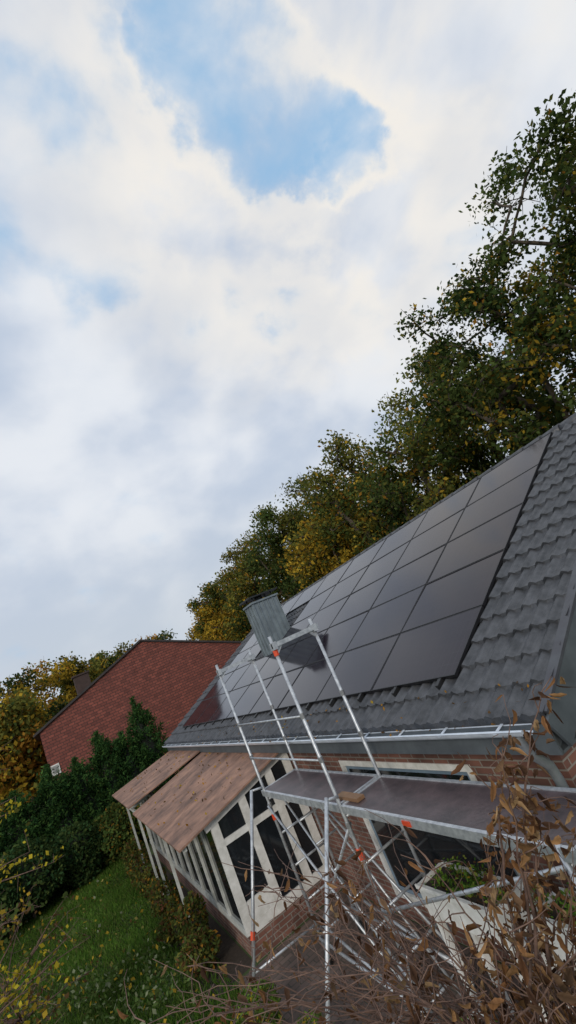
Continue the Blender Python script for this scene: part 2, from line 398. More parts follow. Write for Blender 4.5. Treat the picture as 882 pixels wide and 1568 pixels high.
def gutter(name,xc,zc,y0,y1,parent):
    V=[];F=[];n=10
    for yy in (y0,y1):
        for r in (.072,.066):
            for i in range(n+1):
                an=math.pi+math.pi*i/n; V.append((xc+r*math.cos(an),yy,zc+r*math.sin(an)))
    m1=n+1
    for i in range(n):
        F.append((i,i+1,2*m1+i+1,2*m1+i)); F.append((m1+i,3*m1+i,3*m1+i+1,m1+i+1))
        F.append((i,m1+i,m1+i+1,i+1))
    o=MB(); o.add(V,F)
    o.tube((xc-.074,y0,zc),(xc-.074,y1,zc),.011,n=6)
    o.add([(xc+.068,y0,zc),(xc+.068,y1,zc),(xc+.17,y1,zc+.075),(xc+.17,y0,zc+.075)],[(0,1,2,3)])
    yy=y0+.3
    while yy<y1:
        o.beam((xc-.078,yy,zc-.02),(xc+.075,yy,zc+.012),.03,.006); yy+=.7
    o.obj(name,M_zinc,parent,False)
gutter('gutter_front',3.185,2.70,2.98,18.45,house)
mb=MB()
pth=[(3.18,3.12,2.64),(3.2,3.12,2.50),(3.40,3.16,2.28),(3.44,3.18,2.15),(3.44,3.18,0.05)]
mb.path(pth,[.045]*5,n=10); mb.tube((3.44,3.18,1.9),(3.44,3.18,1.96),.052,n=10)
mb.obj('downpipe',simple('zinc_downpipe',(.36,.39,.42),(.25,.27,.3),5,.4,metal=.5),house,True)
# chimney
mb=MB()
cx0,cx1,cy0,cy1=5.62,6.42,12.3,12.9; zb=zt(cx0)-.1; ztp=5.50
mb.box(cx0,cx1,cy0,cy1,zb,ztp)
mb.obj('chimney_body',M_chim,house)
mb=MB()
for i in range(6):
    xx=cx0+(cx1-cx0)*i/5; mb.box(xx-.012,xx+.012,cy0-.035,cy0-.002,zb,ztp)
for i in range(4):
    yy=cy0+(cy1-cy0)*i/3; mb.box(cx0-.035,cx0-.002,yy-.012,yy+.012,zb,ztp)
mb.box(cx0-.06,cx1+.06,cy0-.06,cy1+.06,ztp,ztp+.05)
mb.obj('chimney_standing_seams',M_chim,house)
mb=MB(); 
for (a,b2) in((cx0+.08,cy0+.08),(cx1-.08,cy0+.08),(cx0+.08,cy1-.08),(cx1-.08,cy1-.08)): mb.tube((a,b2,ztp+.05),(a,b2,ztp+.17),.02,n=6)
mb.box(cx0-.10,cx1+.10,cy0-.10,cy1+.10,ztp+.17,ztp+.21); mb.tube((6,12.6,ztp+.05),(6,12.6,ztp+.16),.12,n=12)
mb.obj('chimney_cap',M_cap,house)
mb=MB()
mb.add([(cx0-.18,cy0-.15,zt(cx0-.18)+.085),(cx1+.15,cy0-.15,zt(cx1+.15)+.085),(cx1+.15,cy1+.15,zt(cx1+.15)+.085),(cx0-.18,cy1+.15,zt(cx0-.18)+.085)],[(0,1,2,3)])
mb.obj('chimney_flashing',M_grey,house)
# ---------------------------------------------------------------- solar
solar=empty('solar_panel_array')
def zp(x): return sl*x+1.119
s_dir=Vector((cosA,0,sinA)); nrm=Vector((-sinA,0,cosA)); org=Vector((3.70,4.0,zp(3.70)))+nrm*.03
rows_,cols_=5,8; ph=(8.33-3.70)/cosA/rows_; pw=1.64
V=[];F=[]; fm=MB()
for c in range(cols_):
    for r in range(rows_):
        if c==5 and r in(2,3): continue
        g_=.007; a=r*ph+g_;b2=(r+1)*ph-g_; y0=4.0+c*pw+g_; y1=4.0+(c+1)*pw-g_
        def P3(s,y,h): return org+s_dir*s+nrm*h+Vector((0,y-4.0,0))
        f_=.011
        o=len(V); tw=rng.uniform(-.0035,.0035,4)
        V+=[P3(a+f_,y0+f_,.001+tw[0]),P3(b2-f_,y0+f_,.001+tw[1]),P3(b2-f_,y1-f_,.001+tw[2]),P3(a+f_,y1-f_,.001+tw[3])]
        F.append((o,o+3,o+2,o+1))
        outer_b=[P3(a,y0,-.035),P3(b2,y0,-.035),P3(b2,y1,-.035),P3(a,y1,-.035)]
        outer_t=[P3(a,y0,.006),P3(b2,y0,.006),P3(b2,y1,.006),P3(a,y1,.006)]
        inn=[P3(a+f_,y0+f_,.006),P3(b2-f_,y0+f_,.006),P3(b2-f_,y1-f_,.006),P3(a+f_,y1-f_,.006)]
        inb=[P3(a+f_,y0+f_,-.004),P3(b2-f_,y0+f_,-.004),P3(b2-f_,y1-f_,-.004),P3(a+f_,y1-f_,-.004)]
        fm.add(outer_b+outer_t+inn+inb,[(0,1,2,3),(0,4,5,1),(1,5,6,2),(2,6,7,3),(3,7,4,0)]+[(4+i,8+i,8+(i+1)%4,4+(i+1)%4) for i in range(4)]+[(8+i,12+i,12+(i+1)%4,8+(i+1)%4) for i in range(4)])
o=mesh('panel_glass',V,F,M_pv,solar)
uvl=o.data.uv_layers.new(name='UVMap')
for p in o.data.polygons:
    for li,vi in zip(p.loop_indices,p.vertices):
        k=vi%4; uvl.data[li].uv=((0,0),(0,1.01),(1.6,1.01),(1.6,0))[k]
fm.obj('panel_frames',M_pvf,solar)
mb=MB()
y=4.25
while y<17.1:
    p=org+s_dir*(-.05)+nrm*(-.03)+Vector((0,y-4.0,0)); mb.beam(p-s_dir*.05,p+s_dir*.06,.05,.06,up=nrm)
    y+=.82
for r in range(rows_):
    for f in(.22,.78):
        s=(r+f)*ph; a=org+s_dir*s+nrm*(-.055); mb.beam(a+Vector((0,-.03,0)),a+Vector((0,13.1,0)),.04,.035,up=nrm)
mb.obj('mounting_rails',simple('black_rail',(.03,.03,.032),(.02,.02,.02),5,.45,metal=.3),solar)

n=120; yy=rng.uniform(3,14,n); xx=rng.choice([3.2,3.35,3.5],n)+rng.normal(0,.05,n)
P=np.stack([xx,yy,np.where(xx<3.25,2.72,sl*xx+1.019+.11)],1)
leaves('leaf_litter_on_roof',P,.045,palette(n,[O,Y,BR],[2,1,3]),M_dry,None)

# ---------------------------------------------------------------- scaffold
sc=empty('scaffold_tower')
mb=MB(); XA,XB=3.02,2.41; F1,F2,F0=5.2,7.45,2.5; TZ=4.26; dz=2.3; tr=.021
for yy in(F1,F2):
    for xx in(XA,XB): mb.tube((xx,yy,.12),(xx,yy,TZ),tr,n=10)
    for z in(.35,.8,1.25,1.7,2.18): mb.tube((XB,yy,z),(XA,yy,z),.016)
for xx in(XA,XB): mb.tube((xx,F0,.05),(xx,F0,dz+.02),tr,n=10)
for z in(.5,1.3,2.18): mb.tube((XB,F0,z),(XA,F0,z),.016)
for z in(3.3,2.8): mb.tube((XB-.02,F1,z),(XB-.02,F2,z),.012)
for xx in(XA,XB):
    mb.tube((xx-.03,F1,.35),(xx-.03,F2,.35),.02); mb.tube((xx+.03,F1,.2),(xx+.03,F2,.55),.02)
mb.tube((XB-.03,F1,.4),(XB-.03,F2,2.1),.018); mb.tube((XB+.03,F2,.4),(XB+.03,F1,2.1),.018)
mb.tube((XA,F1,.4),(XA,F2,2.1),.018)
mb.tube((XB-.03,F1,1.25),(XB-.03,F0,2.2),.018)
mb.tube((XB,F1,.5),(XA,F2,.5),.016)
mb2=MB()
for yy in(F1,F2):
    mb2.beam((XB-.03,yy-.03,TZ-.12),(XA+.05,yy-.03,TZ-.12),.03,.055)
    for xx in(XA,XB):
        mb2.box(xx-.03,xx+.03,yy-.05,yy+.03,TZ-.17,TZ-.08)
        mb2.beam((xx,yy,TZ-.22),(xx+(.1 if xx==XB else -.1),yy-.02,TZ-.12),.012,.05)
mb2.obj('guard_bars',M_alu,sc)
mb.tube((2.28,5.16,2.46),(.95,5.16,.03),.023,n=10); mb.tube((2.23,7.45,2.41),(1.2,7.45,.03),.023,n=10)
mb.tube((2.41,5.16,2.40),(2.26,5.16,2.44),.016); mb.tube((2.41,7.45,2.36),(2.22,7.45,2.4),.016)
mb.tube((XB,5.16,.5),(1.25,5.16,.55),.016); mb.tube((XB,7.45,.5),(1.42,7.45,.55),.016)
mb.tube((XB+.12,F1+.1,.1),(XB+.12,F2-.2,2.28),.016); mb.tube((XA-.12,F1+.1,.1),(XA-.12,F2-.2,2.28),.016)
for i in range(8):
    t=(i+.5)/8; yy=F1+.1+(F2-.2-F1-.1)*t; z=.1+2.18*t; mb.tube((XB+.12,yy,z),(XA-.12,yy,z),.014)
mb.obj('tubes',M_alu,sc,True)
mb=MB()
for yy in(F1,F2):
    for xx in(XA,XB):
        for z in(.35,1.25,2.1,2.8,3.3): mb.tube((xx,yy,z-.03),(xx,yy,z+.03),.031,n=8)
mb.obj('couplers',simple('steel_coupler',(.4,.41,.42),(.22,.22,.23),12,.45,metal=.6),sc)
mb=MB(); mb.box(XB+.02,XA-.02,F0-.12,F1-.04,dz-.012,dz); mb.box(XB+.02,XA-.02,F1+.04,F2+.1,dz-.012,dz)
mb.obj('deck_boards',M_deck,sc)
mb=MB()
for a,b2 in((F0-.12,F1-.04),(F1+.04,F2+.1)):
    for xx in(XB+.0,XA-.0): mb.box(xx-.018,xx+.018,a,b2,dz-.07,dz+.01)
    for yy in(a,b2): mb.box(XB+.019,XA-.019,yy-.018,yy+.018,dz-.068,dz+.008)
mb.obj('deck_frame',M_alu,sc)
mb=MB()
mb.tube((XB,F1,4.02),(XB,F1,4.09),.032,n=8); mb.tube((XB,F1,1.75),(XB,F1,1.86),.032,n=8)
mb.box(XB-.03,XB-.019,3.97,4.08,dz-.055,dz-.01); mb.tube((XB,F2,1.9),(XB,F2,1.98),.032,n=8); mb.tube((1.55,7.45,.86),(1.585,7.45,.94),.032,n=8)
mb.obj('red_clips',M_red,sc)
mb=MB(); mb.box(2.5,2.60,F1-.25,F1+.2,dz+.004,dz+.04); mb.obj('wooden_offcut',simple('raw_wood',(.25,.14,.07),(.17,.09,.045),4,.7),sc)
mb=MB()
for yy in(F1,F2):
    for xx in(XA,XB): mb.tube((xx-.02,yy,.08),(xx+.02,yy,.08),.08,n=14)
mb.obj('castor_wheels',M_cap,sc)

# ---------------------------------------------------------------- conservatory
co=empty('conservatory')
mb=MB()
def rsheet(y0,y1,xl,zl,xh=3.36,zh=2.47,t=.03,nn=6):
    for i in range(nn):
        a=y0+(y1-y0)*i/nn;b2=y0+(y1-y0)*(i+1)/nn-.004; dzj=.003*(i%2)
        mb.add([(xl,a,zl+dzj),(xh,a,zh+dzj),(xh,b2,zh+dzj),(xl,b2,zl+dzj),(xl,a,zl-t),(xh,a,zh-t),(xh,b2,zh-t),(xl,b2,zl-t)],
           [(0,3,2,1)[::-1],(4,5,6,7)[::-1],(0,1,5,4),(1,2,6,5),(2,3,7,6),(3,0,4,7)])
rsheet(8.62,13.9,1.20,1.97,nn=3); rsheet(13.95,18.0,1.15,2.12,zh=2.52,nn=2)
mb.obj('roof_sheets',M_croof,co)
n=160; xx=rng.uniform(1.3,3.2,n); yy=rng.uniform(8.8,17.8,n); P=np.stack([xx,yy,np.where(yy<13.92,1.97+(xx-1.2)*.2315,2.12+(xx-1.15)*.181)+.025],1)
leaves('leaf_litter',P,.055,palette(n,[O,Y,BR],[2,1,3]),M_dry,co)
FX=1.78; EY=8.78
def zr(x): return 1.97+(x-1.2)/(3.36-1.2)*.5-.04
mb=MB()
pw_=.14
for xx in(FX+.07,2.42,3.02,3.42): mb.box(xx-pw_/2,xx+pw_/2,EY,EY+.07,.35,zr(xx)-.1)
mb.beam((FX-.1,EY+.03,zr(FX-.1)-.05),(3.46,EY+.03,zr(3.46)-.05),.08,.14)
mb.box(FX+.141,3.49,EY+.004,EY+.066,.32,.46); 
mb.box(FX+.141,3.49,EY+.004,EY+.066,1.60,1.70)
mb.box(FX+.141,2.349,EY+.01,EY+.06,.461,.75)
mb.obj('end_wall_frame',M_white,co)
mb=MB()
y=EY+.9
ys=[]
while y<17.9: ys.append(y); y+=.86
for y in ys: mb.box(FX,FX+.07,y-.04,y+.04,.42,1.98)
mb.box(FX-.003,FX+.073,EY+.075,17.9,1.98,2.07); mb.box(FX-.003,FX+.073,EY+.075,17.9,.32,.42)
for y in [EY+.3]+ys: mb.beam((1.28,y,1.94),(3.3,y,2.4),.05,.06)
mb.beam((1.30,EY-.1,1.925),(1.30,17.9,1.925),.05,.07)
for y in(EY+1.9,EY+3.9,13.9,16): mb.box(1.275,1.325,y,y+.05,.0,1.89)
mb.obj('side_wall_frame',simple('grey_white_paint',(.60,.61,.58),(.40,.41,.38),6,.5),co)
mb=MB()
mb.add([(FX+.035,EY+.05,.42),(FX+.035,17.85,.42),(FX+.035,17.85,1.98),(FX+.035,EY+.05,1.98)],[(0,3,2,1)])
mb.add([(FX+.05,EY+.035,.4),(3.48,EY+.035,.4),(3.48,EY+.035,zr(3.48)-.1),(FX+.05,EY+.035,zr(FX)-.1)],[(0,1,2,3)])
mb.obj('glass',M_glass,co)
mb=MB(); mb.box(FX+.0,FX+.08,EY,17.9,0,.318); mb.obj('plinth_side',M_brickx,co)
mb=MB(); mb.box(FX+.081,3.5,EY+.002,EY+.082,0,.317); mb.obj('plinth_end',M_bricky,co)

# ---------------------------------------------------------------- planters
def planter(name,x0,x1,y0,y1,z0,z1,seed):
    global rng
    e=empty(name); m_=MB(); t=.025
    m_.box(x0,x0+t,y0,y1,z0,z1); m_.box(x1-t,x1,y0,y1,z0,z1); m_.box(x0+t,x1-t,y0+.001,y0+t,z0,z1-.002); m_.box(x0+t,x1-t,y1-t,y1-.001,z0,z1-.002); m_.box(x0+t,x1-t,y0+t,y1-t,z0,z0+.02)
    m_.box(x0-.015,x0-.001,y0-.015,y1+.015,z1-.035,z1+.004); m_.box(x0-.001,x1+.015,y0-.015,y0-.001,z1-.035,z1+.003)
    m_.obj('box',M_white,e)
    s_=MB(); s_.add([(x0+t,y0+t,z1-.04),(x1-t,y0+t,z1-.04),(x1-t,y1-t,z1-.04),(x0+t,y1-t,z1-.04)],[(0,1,2,3)]); s_.obj('soil',M_soil,e)
    rng=np.random.default_rng(seed); n=700
    cx=rng.uniform(x0+.05,x1-.05,9); cy=rng.uniform(y0+.05,y1-.05,9); k=rng.integers(0,9,n); hh=rng.uniform(.06,.2,9)
    P=np.stack([cx[k]+rng.normal(0,.05,n),cy[k]+rng.normal(0,.06,n),z1-.03+rng.uniform(0,1,n)**1.3*hh[k]],1)
    leaves('plants',P,.04,palette(n,[(.15,.27,.04),(.07,.14,.03),(.28,.33,.07),Y,BR],[4,4,2,.5,1]),M_leaf,e)
    l=MB()
    for xx in(x0+.04,x1-.04):
        for yy in(y0+.06,y1-.06): l.box(xx-.03,xx+.03,yy-.03,yy+.03,0,z0)
    l.obj('legs',M_white,e)
    return e
planter('planter_box',2.62,3.0,3.72,4.72,1.2,1.48,1)
planter('planter_box',2.75,3.1,2.55,3.45,1.15,1.45,2)
planter('planter_box',2.0,2.35,3.3,4.2,.5,.8,3)
for i,(x,y,s) in enumerate([(1.15,13.2,.13),(1.25,11.9,.12),(1.2,10.4,.14)]):
    e=empty('flower_pot'); m_=MB(); m_.tube((x,y,0),(x,y,s*1.5),s*.65,s,n=16); m_.tube((x,y,s*1.5),(x,y,s*1.75),s*1.12,s*1.12,n=16); m_.obj('pot',M_pot,e,False)
    n=160; P=np.stack([x+rng.normal(0,s*.8,n),y+rng.normal(0,s*.8,n),s*1.7+rng.uniform(0,.4,n)],1)
    leaves('plant',P,.07,palette(n,[G,OG,O],[3,2,1]),M_leaf,e)

# ---------------------------------------------------------------- far brick house
fh=empty('brick_house')
Yf=30; xl,xr,xa=-.48,12.03,5.79; ze=5.28; za=7.87; Yb=44
mb=MB(); mb.add([(xl,Yf,0),(xr,Yf,0),(xr,Yf,ze),(xa,Yf,za),(xl,Yf,ze)],[(0,1,2,3,4)]); mb.add([(xl,Yb,0),(xr,Yb,0),(xr,Yb,ze),(xa,Yb,za),(xl,Yb,ze)],[(0,4,3,2,1)])
mb.obj('gable_walls',M_redbrick,fh)
mb=MB(); mb.box(xl,xl+.2,Yf+.01,Yb-.01,0,ze); mb.box(xr-.2,xr,Yf+.01,Yb-.01,0,ze); mb.obj('side_walls',M_redroof,fh)
mb=MB()
for a in(xl-.3,xr+.3):
    k=(za-ze)/(xa-xl); zz=ze-.3*k
    mb.add([(a,Yf-.12,zz+.14),(xa,Yf-.12,za+.14),(xa,Yb+.1,za+.14),(a,Yb+.1,zz+.14),(a,Yf-.12,zz+.02),(xa,Yf-.12,za+.02),(xa,Yb+.1,za+.02),(a,Yb+.1,zz+.02)],[(0,1,2,3),(4,5,6,7),(0,1,5,4),(2,3,7,6),(3,0,4,7)])
mb.obj('roof',simple('dark_roof',(.05,.04,.04),(.03,.025,.025),4,.7),fh)
mb=MB(); mb.box(2.0,2.9,34,34.8,5,7.75); mb.box(1.92,2.98,33.92,34.88,7.75,7.85); mb.obj('chimney',simple('dark_chimney_brick',(.06,.035,.03),(.04,.025,.02),4,.8),fh)
mb=MB(); mb.box(-.42,.0,Yf-.05,Yf-.002,3.0,3.5)
mb.obj('window_frames',M_white,fh)
mb=MB(); mb.box(-.36,-.06,Yf-.06,Yf-.052,3.06,3.44); mb.obj('window_glass',simple('curtained_window',(.4,.4,.38),(.2,.2,.2),3,.3),fh)

# ---------------------------------------------------------------- trees
GP=[DG,G,OG,Y,O]
T=[ # x,y,h,R,weights,nclump,per
 (22.5,-1.0,19.6,5.4,[4,6,3,.2,.2],120,240),
 (21.5,4.6,18.6,4.6,[4,6,4,.4,.3],120,240),
 (21.5,9.6,17.3,5.4,[2,5,5,1.5,.9],135,230),
 (25.5,15.5,17.5,5.0,[3,5,4,.7,.5],95,220),
 (20.5,17.0,13.8,3.9,[2,4,4,1.2,1],80,210),
 (20.5,22.0,14.4,4.3,[1,3,4,2.6,1.3],95,240),
 (21.5,31.0,16.6,5.3,[3,6,4,.3,.2],120,280),
 (19.0,25.5,12.2,3.4,[0,1,3,8,1],70,250),
 (21.5,42.0,15.8,5.4,[1,2,5,3,2],95,280),
 (20.5,51.0,15.2,5.0,[1,2,4,4,3],85,280),
 (22.0,61.0,14.4,5.0,[2,3,4,2,1],75,280),
 (28.0,36.0,16.5,5.5,[3,5,4,1,.6],70,260),
]
sd=11
for (x,y,h,R,w,nc,per) in T:
    tree('oak_tree',x,y,h,R,GP,w,trunk=.36,nclump=nc,per=per,leaf=.20+.0018*y,sig=.68+.004*y,seed=sd,zb=.2); sd+=1
FT=[(15,72,15.2,5.5,[3,3,3,1,1]),(9,68,14.6,5,[2,2,3,3,2]),(3,64,14.4,5,[1,2,3,5,2]),(-3,58,13.4,5,[2,3,3,1,2]),(-10,62,14,5,[2,3,3,2,1]),(-18,60,14,6,[2,3,3,2,1]),(27,68,16,6,[3,3,2,1,1]),(-2.5,44,10.4,3.4,[1,2,4,2,3])]
for (x,y,h,R,w) in FT:
    tree('oak_tree',x,y,h,R,GP,w,trunk=.3,nclump=60,per=210,leaf=.38,sig=1.05,seed=sd,zb=.1); sd+=1
root=empty('woodland_understorey'); rng=np.random.default_rng(99)
n=45000; yy=rng.uniform(-12,75,n); xx=25+rng.uniform(-3,4,n)+2*np.sin(yy*.5); zz=rng.uniform(0,1,n)*(8.2+1.5*np.sin(yy*.7)+.8*np.sin(yy*2.1))
P=np.stack([xx,yy,zz],1); cl=np.sin(yy*1.3)*np.sin(zz*1.1+yy)
leaves('leaves',P,.42,palette(n,GP,[5,4,3,1,.6])*(.8+.3*cl[:,None]),M_leaf,root)
n=20000; xx=rng.uniform(-30,30,n); yy=76+rng.uniform(-3,4,n); zz=rng.uniform(0,1,n)*(9.5+1.5*np.sin(xx*.5))
leaves('far_leaves',np.stack([xx,yy,zz],1),.68,palette(n,GP,[4,4,3,1,1]),M_leaf,root)

for i,(x,y,h,r,ex) in enumerate([(3.2,22.2,4.65,1.5,.8),(2.3,21.6,3.6,1.3,.7),(1.45,21.3,4.0,1.2,.75),(.5,21,3.5,1.2,.65),(-.4,20.6,3.7,1.2,.7),(-1.5,20.3,3.4,1.3,.65),(-2.8,20,3.9,1.4,.7),(-4.2,19.7,4,1.6,.7),(-6,19.4,4.2,1.8,.7)]):
    bush('thuja_conifer',x,y,0,r,r,h,15000,.12,[TG,(.045,.10,.028),(.075,.14,.035)],[4,4,2],50+i,cone=True,aspect=.35,ex=ex)
for i,(x,y,rx,ry,h,pal) in enumerate([(1.1,19.6,.9,.7,1.7,0),(-.2,19.4,1,.8,1.9,1),(-1.6,18.9,1.1,.9,2.1,1),(-3.0,18.2,1.2,1,2.4,1),(-4.6,17.2,1.5,1.2,2.8,1),(2.2,19.6,.8,.7,1.9,0)]):
    bush('garden_shrub',x,y,0,rx,ry,h,6500,.11,[DG,(.045,.095,.035),G] if pal else [G,(.09,.15,.04),OG,O],[4,4,2] if pal else [4,4,2,.4],80+i)
for i,(x,y,rx,h) in enumerate([(1.15,15.5,.35,.9),(1.2,14.2,.35,.7),(1.1,11.1,.35,.6),(1.2,16.8,.4,1.0),(1.2,12.6,.35,.7),(1.15,9.6,.35,.6),(1.3,10.3,.3,.9)]):
    bush('border_plant',x,y,0,rx,rx,h,900,.08,[G,OG,BR,O],[4,3,2,.7],120+i,core=False)
for i,(x,y,rx,h) in enumerate([(1.0,6.3,.45,.8),(.6,5.3,.4,.9),(1.5,6.0,.3,.6),(1.3,7.2,.3,.6)]):
    bush('patio_weed',x,y,0,rx,rx,h,1400,.06,[G,(.15,.24,.04),Y],[4,4,1.3],140+i,core=False,aspect=.4)

def sapling(name,x,y,h,R,n,seed,pal,w):
    global rng
    rng=np.random.default_rng(seed); rd=random.Random(seed); e=empty(name); m_=MB(); pts=[]
    trunk=[Vector((x+rd.uniform(-.05,.05)*i,y+rd.uniform(-.05,.05)*i,h*i/6)) for i in range(7)]
    m_.path(trunk,[.045-.005*i for i in range(7)],n=6)
    for k in range(n):
        s=trunk[rd.randint(2,6)]; a=rd.uniform(0,6.28); d=Vector((math.cos(a),math.sin(a),rd.uniform(.1,.9))).normalized(); L=R*rd.uniform(.5,1.1)
        p=[s]; 
        for j in range(5):
            d=(d+Vector((rd.gauss(0,.15),rd.gauss(0,.15),rd.gauss(-.05,.12)))).normalized(); p.append(p[-1]+d*L/5)
            for q in range(2):
                if j>0:
                    tw=p[-1]+Vector((rd.gauss(0,.12),rd.gauss(0,.12),rd.gauss(0,.1))); m_.tube(p[-1],tw,.004,.002,n=3,cap=False); pts.append(tw); pts.append((p[-1]+tw)/2)
        m_.path(p,[.014,.011,.009,.007,.005,.003],n=4)
    m_.obj('branches',M_twig,e,True)
    P=np.array([list(q) for q in pts]); P=np.repeat(P,2,0)+rng.normal(0,.04,(len(P)*2,3))
    leaves('leaves',P,.07,palette(len(P),pal,w),M_leaf,e,aspect=.7); return e
YY=[(.42,.33,.03),(.5,.42,.04),OG]
sapling('yellow_maple_sapling',-1.6,8.6,4.3,1.15,36,5,YY,[5,4,2])
sapling('yellow_maple_sapling',-2.0,12.5,4.7,1.3,38,6,YY,[5,4,2])
sapling('bare_garden_shrub',-1.4,9.8,2.0,1.4,50,8,[G,Y,BR],[3,1,1])

# ---------------------------------------------------------------- dry climber in the foreground
vine=empty('withered_vine'); rd=random.Random(3); m_=MB(); LP=[]
def wv(p): return Vector((p[0],p[1],p[2]+H))
root0=wv((1.12,1.66,-1.75))
m_.path([(1.2,1.8,0),(1.15,1.72,1.0),root0],[.03,.025,.018],n=8)
def stem(a,b,sag=.1,n=9,r=.006,leafn=10,wig=.03):
    a=Vector(a);b=Vector(b);pts=[]
    side=Vector((rd.gauss(0,1),rd.gauss(0,1),rd.gauss(0,.5))).normalized()
    for i in range(n+1):
        t=i/n; p=a.lerp(b,t)+Vector((0,0,sag*4*t*(1-t)))+side*math.sin(t*3.1)*wig*2+Vector((rd.gauss(0,wig*.25),rd.gauss(0,wig*.25),rd.gauss(0,wig*.25))); pts.append(p)
    m_.path(pts,[max(r*(1-.75*i/n),.0011) for i in range(n+1)],n=5)
    for _ in range(leafn):
        i=rd.randint(1,n); q=pts[i]
        LP.append(q+Vector((rd.gauss(0,.018),rd.gauss(0,.018),-rd.uniform(.0,.035))))
    return pts
main=[((1.08,1.51,-1.2),(1.21,1.24,-.56),.0,36),((1.1,1.45,-1.2),(1.45,1.15,-.47),.12,26),((1.15,1.5,-1.3),(1.27,1.3,-.75),.02,30),((1.05,1.5,-1.3),(.95,1.35,-.98),.03,10),((1.3,1.4,-1.3),(1.5,1.2,-.85),.04,30),((1.12,1.48,-1.2),(1.17,1.27,-.66),.03,26)]
for a,b2,sg,ln in main: 
    stem(root0,wv(a),.0,5,.008,4,.02); pts=stem(wv(a),wv(b2),sg,10,.006,ln,.02)
    for k in range(6):
        i=rd.randint(3,9); stem(pts[i],pts[i]+Vector((rd.gauss(0,.09),rd.gauss(0,.09),rd.gauss(.03,.08))),.01,4,.0025,3,.015)
for _ in range(125):
    X_=rd.uniform(.66,1.65)
    b2=wv((X_,rd.uniform(1.05,1.85),rd.uniform(-1.45,-1.12 if X_<1.12 else -.95)))
    stem(root0+Vector((rd.gauss(0,.18),rd.gauss(0,.18),rd.gauss(0,.05))),b2,rd.uniform(-.03,.09),8,rd.uniform(.003,.0055),9 if X_>.95 else 3,.05)
for _ in range(44):   # arching shoots crossing the lower edge towards the lawn
    b2=wv((rd.uniform(-.25,.75),rd.uniform(1.7,2.5),rd.uniform(-1.3,-.88)))
    pts=stem(root0+Vector((rd.gauss(0,.12),rd.gauss(0,.12),0)),b2,rd.uniform(.0,.16),12,rd.uniform(.003,.005),2,.05)
    for k in range(4):
        i=rd.randint(4,11); stem(pts[i],pts[i]+Vector((rd.gauss(-.05,.16),rd.gauss(.08,.16),rd.gauss(.05,.08))),.02,5,.0022,1,.02)
for b2,ln in [((.51,2.61,-.78),3),((.79,2.2,-.9),3),((-.05,2.5,-1.02),1),((.95,1.99,-.88),3),((.3,2.3,-1.0),2),((.7,2.0,-.98),3),((.62,2.4,-.92),3),((.85,1.85,-.92),3),((.95,1.75,-.85),4),((.55,1.9,-1.1),3),((.72,1.7,-1.12),4),((1.0,1.9,-.95),3),((.65,2.15,-1.05),3),((.8,1.95,-1.0),3),((.6,2.3,-.85),2),((.9,2.1,-.95),2)]:
    pts=stem(root0+Vector((rd.gauss(0,.08),rd.gauss(0,.08),0)),wv(b2),rd.uniform(.02,.14),12,.005,ln,.04)
    for k in range(6):
        i=rd.randint(4,11); stem(pts[i],pts[i]+Vector((rd.gauss(-.05,.16),rd.gauss(.08,.16),rd.gauss(.06,.1))),.02,5,.0025,1,.02)
m_.obj('stems',M_twig,vine,True)
V=[];F=[];COL=[]
pal=[(.36,.20,.09),(.27,.135,.06),(.15,.075,.04),(.42,.27,.14),(.20,.12,.07),(.10,.055,.035)]
for q in LP:
    L=rd.uniform(.02,.054); Wd=L*rd.uniform(.16,.32)
    a=Vector((rd.gauss(0,.6),rd.gauss(0,.6),rd.gauss(-.7,.5))).normalized(); r_=a.cross(Vector((rd.gauss(0,1),rd.gauss(0,1),rd.gauss(0,1)))).normalized(); u=r_.cross(a)
    curl=rd.uniform(-.9,1.2)/L*.05; fold=rd.uniform(.3,1.5); c=Vector(rd.choice(pal))*rd.uniform(.55,1.25); tws=rd.uniform(-1.6,1.6)
    o=len(V); K=6
    for i in range(K+1):
        t=i/K; w=Wd*math.sin(math.pi*min(.97,t*.9+.06))**.8*rd.uniform(.75,1.2)
        rr=(r_*math.cos(tws*t)+u*math.sin(tws*t)); uu=rr.cross(a)*-1
        ctr=q+a*(L*t)+u*(curl*L*t*t)
        V+= [ctr-rr*w+uu*(w*fold*rd.uniform(.6,1.3)),ctr,ctr+rr*w+uu*(w*fold*rd.uniform(.6,1.3))]; COL+=[c*rd.uniform(.7,1.1),c*.65,c*rd.uniform(.8,1.1)]
    for i in range(K):
        for j in(0,1): F.append((o+i*3+j,o+i*3+j+1,o+i*3+j+4,o+i*3+j+3))
o=mesh('dry_leaves',V,F,M_dry,vine,False)
at=o.data.color_attributes.new('Col','FLOAT_COLOR','POINT'); cc=np.ones((len(V),4)); cc[:,:3]=np.array([list(c) for c in COL]); at.data.foreach_set('color',cc.ravel())

# ---------------------------------------------------------------- world
SE,SR=math.radians(22),math.radians(225)
w=bpy.data.worlds.new('World'); scene.world=w; w.use_nodes=True; nt=w.node_tree; nt.nodes.clear()
L=nt.links.new
out=N(nt,'ShaderNodeOutputWorld'); bg=N(nt,'ShaderNodeBackground'); bg.inputs[1].default_value=.1; L(bg.outputs[0],out.inputs[0])
sky=N(nt,'ShaderNodeTexSky',sky_type='NISHITA'); sky.sun_disc=False; sky.sun_elevation=SE; sky.sun_rotation=SR
tc=N(nt,'ShaderNodeTexCoord'); D=tc.outputs['Generated']
sp=N(nt,'ShaderNodeSeparateXYZ'); L(D,sp.inputs[0])
def M(op,a,b=None,c=None,clamp=False):
    n=N(nt,'ShaderNodeMath',operation=op); n.use_clamp=clamp
    for i,v in enumerate((a,b,c)):
        if v is None: continue
        if isinstance(v,(int,float)): n.inputs[i].default_value=v
        else: L(v,n.inputs[i])
    return n.outputs[0]
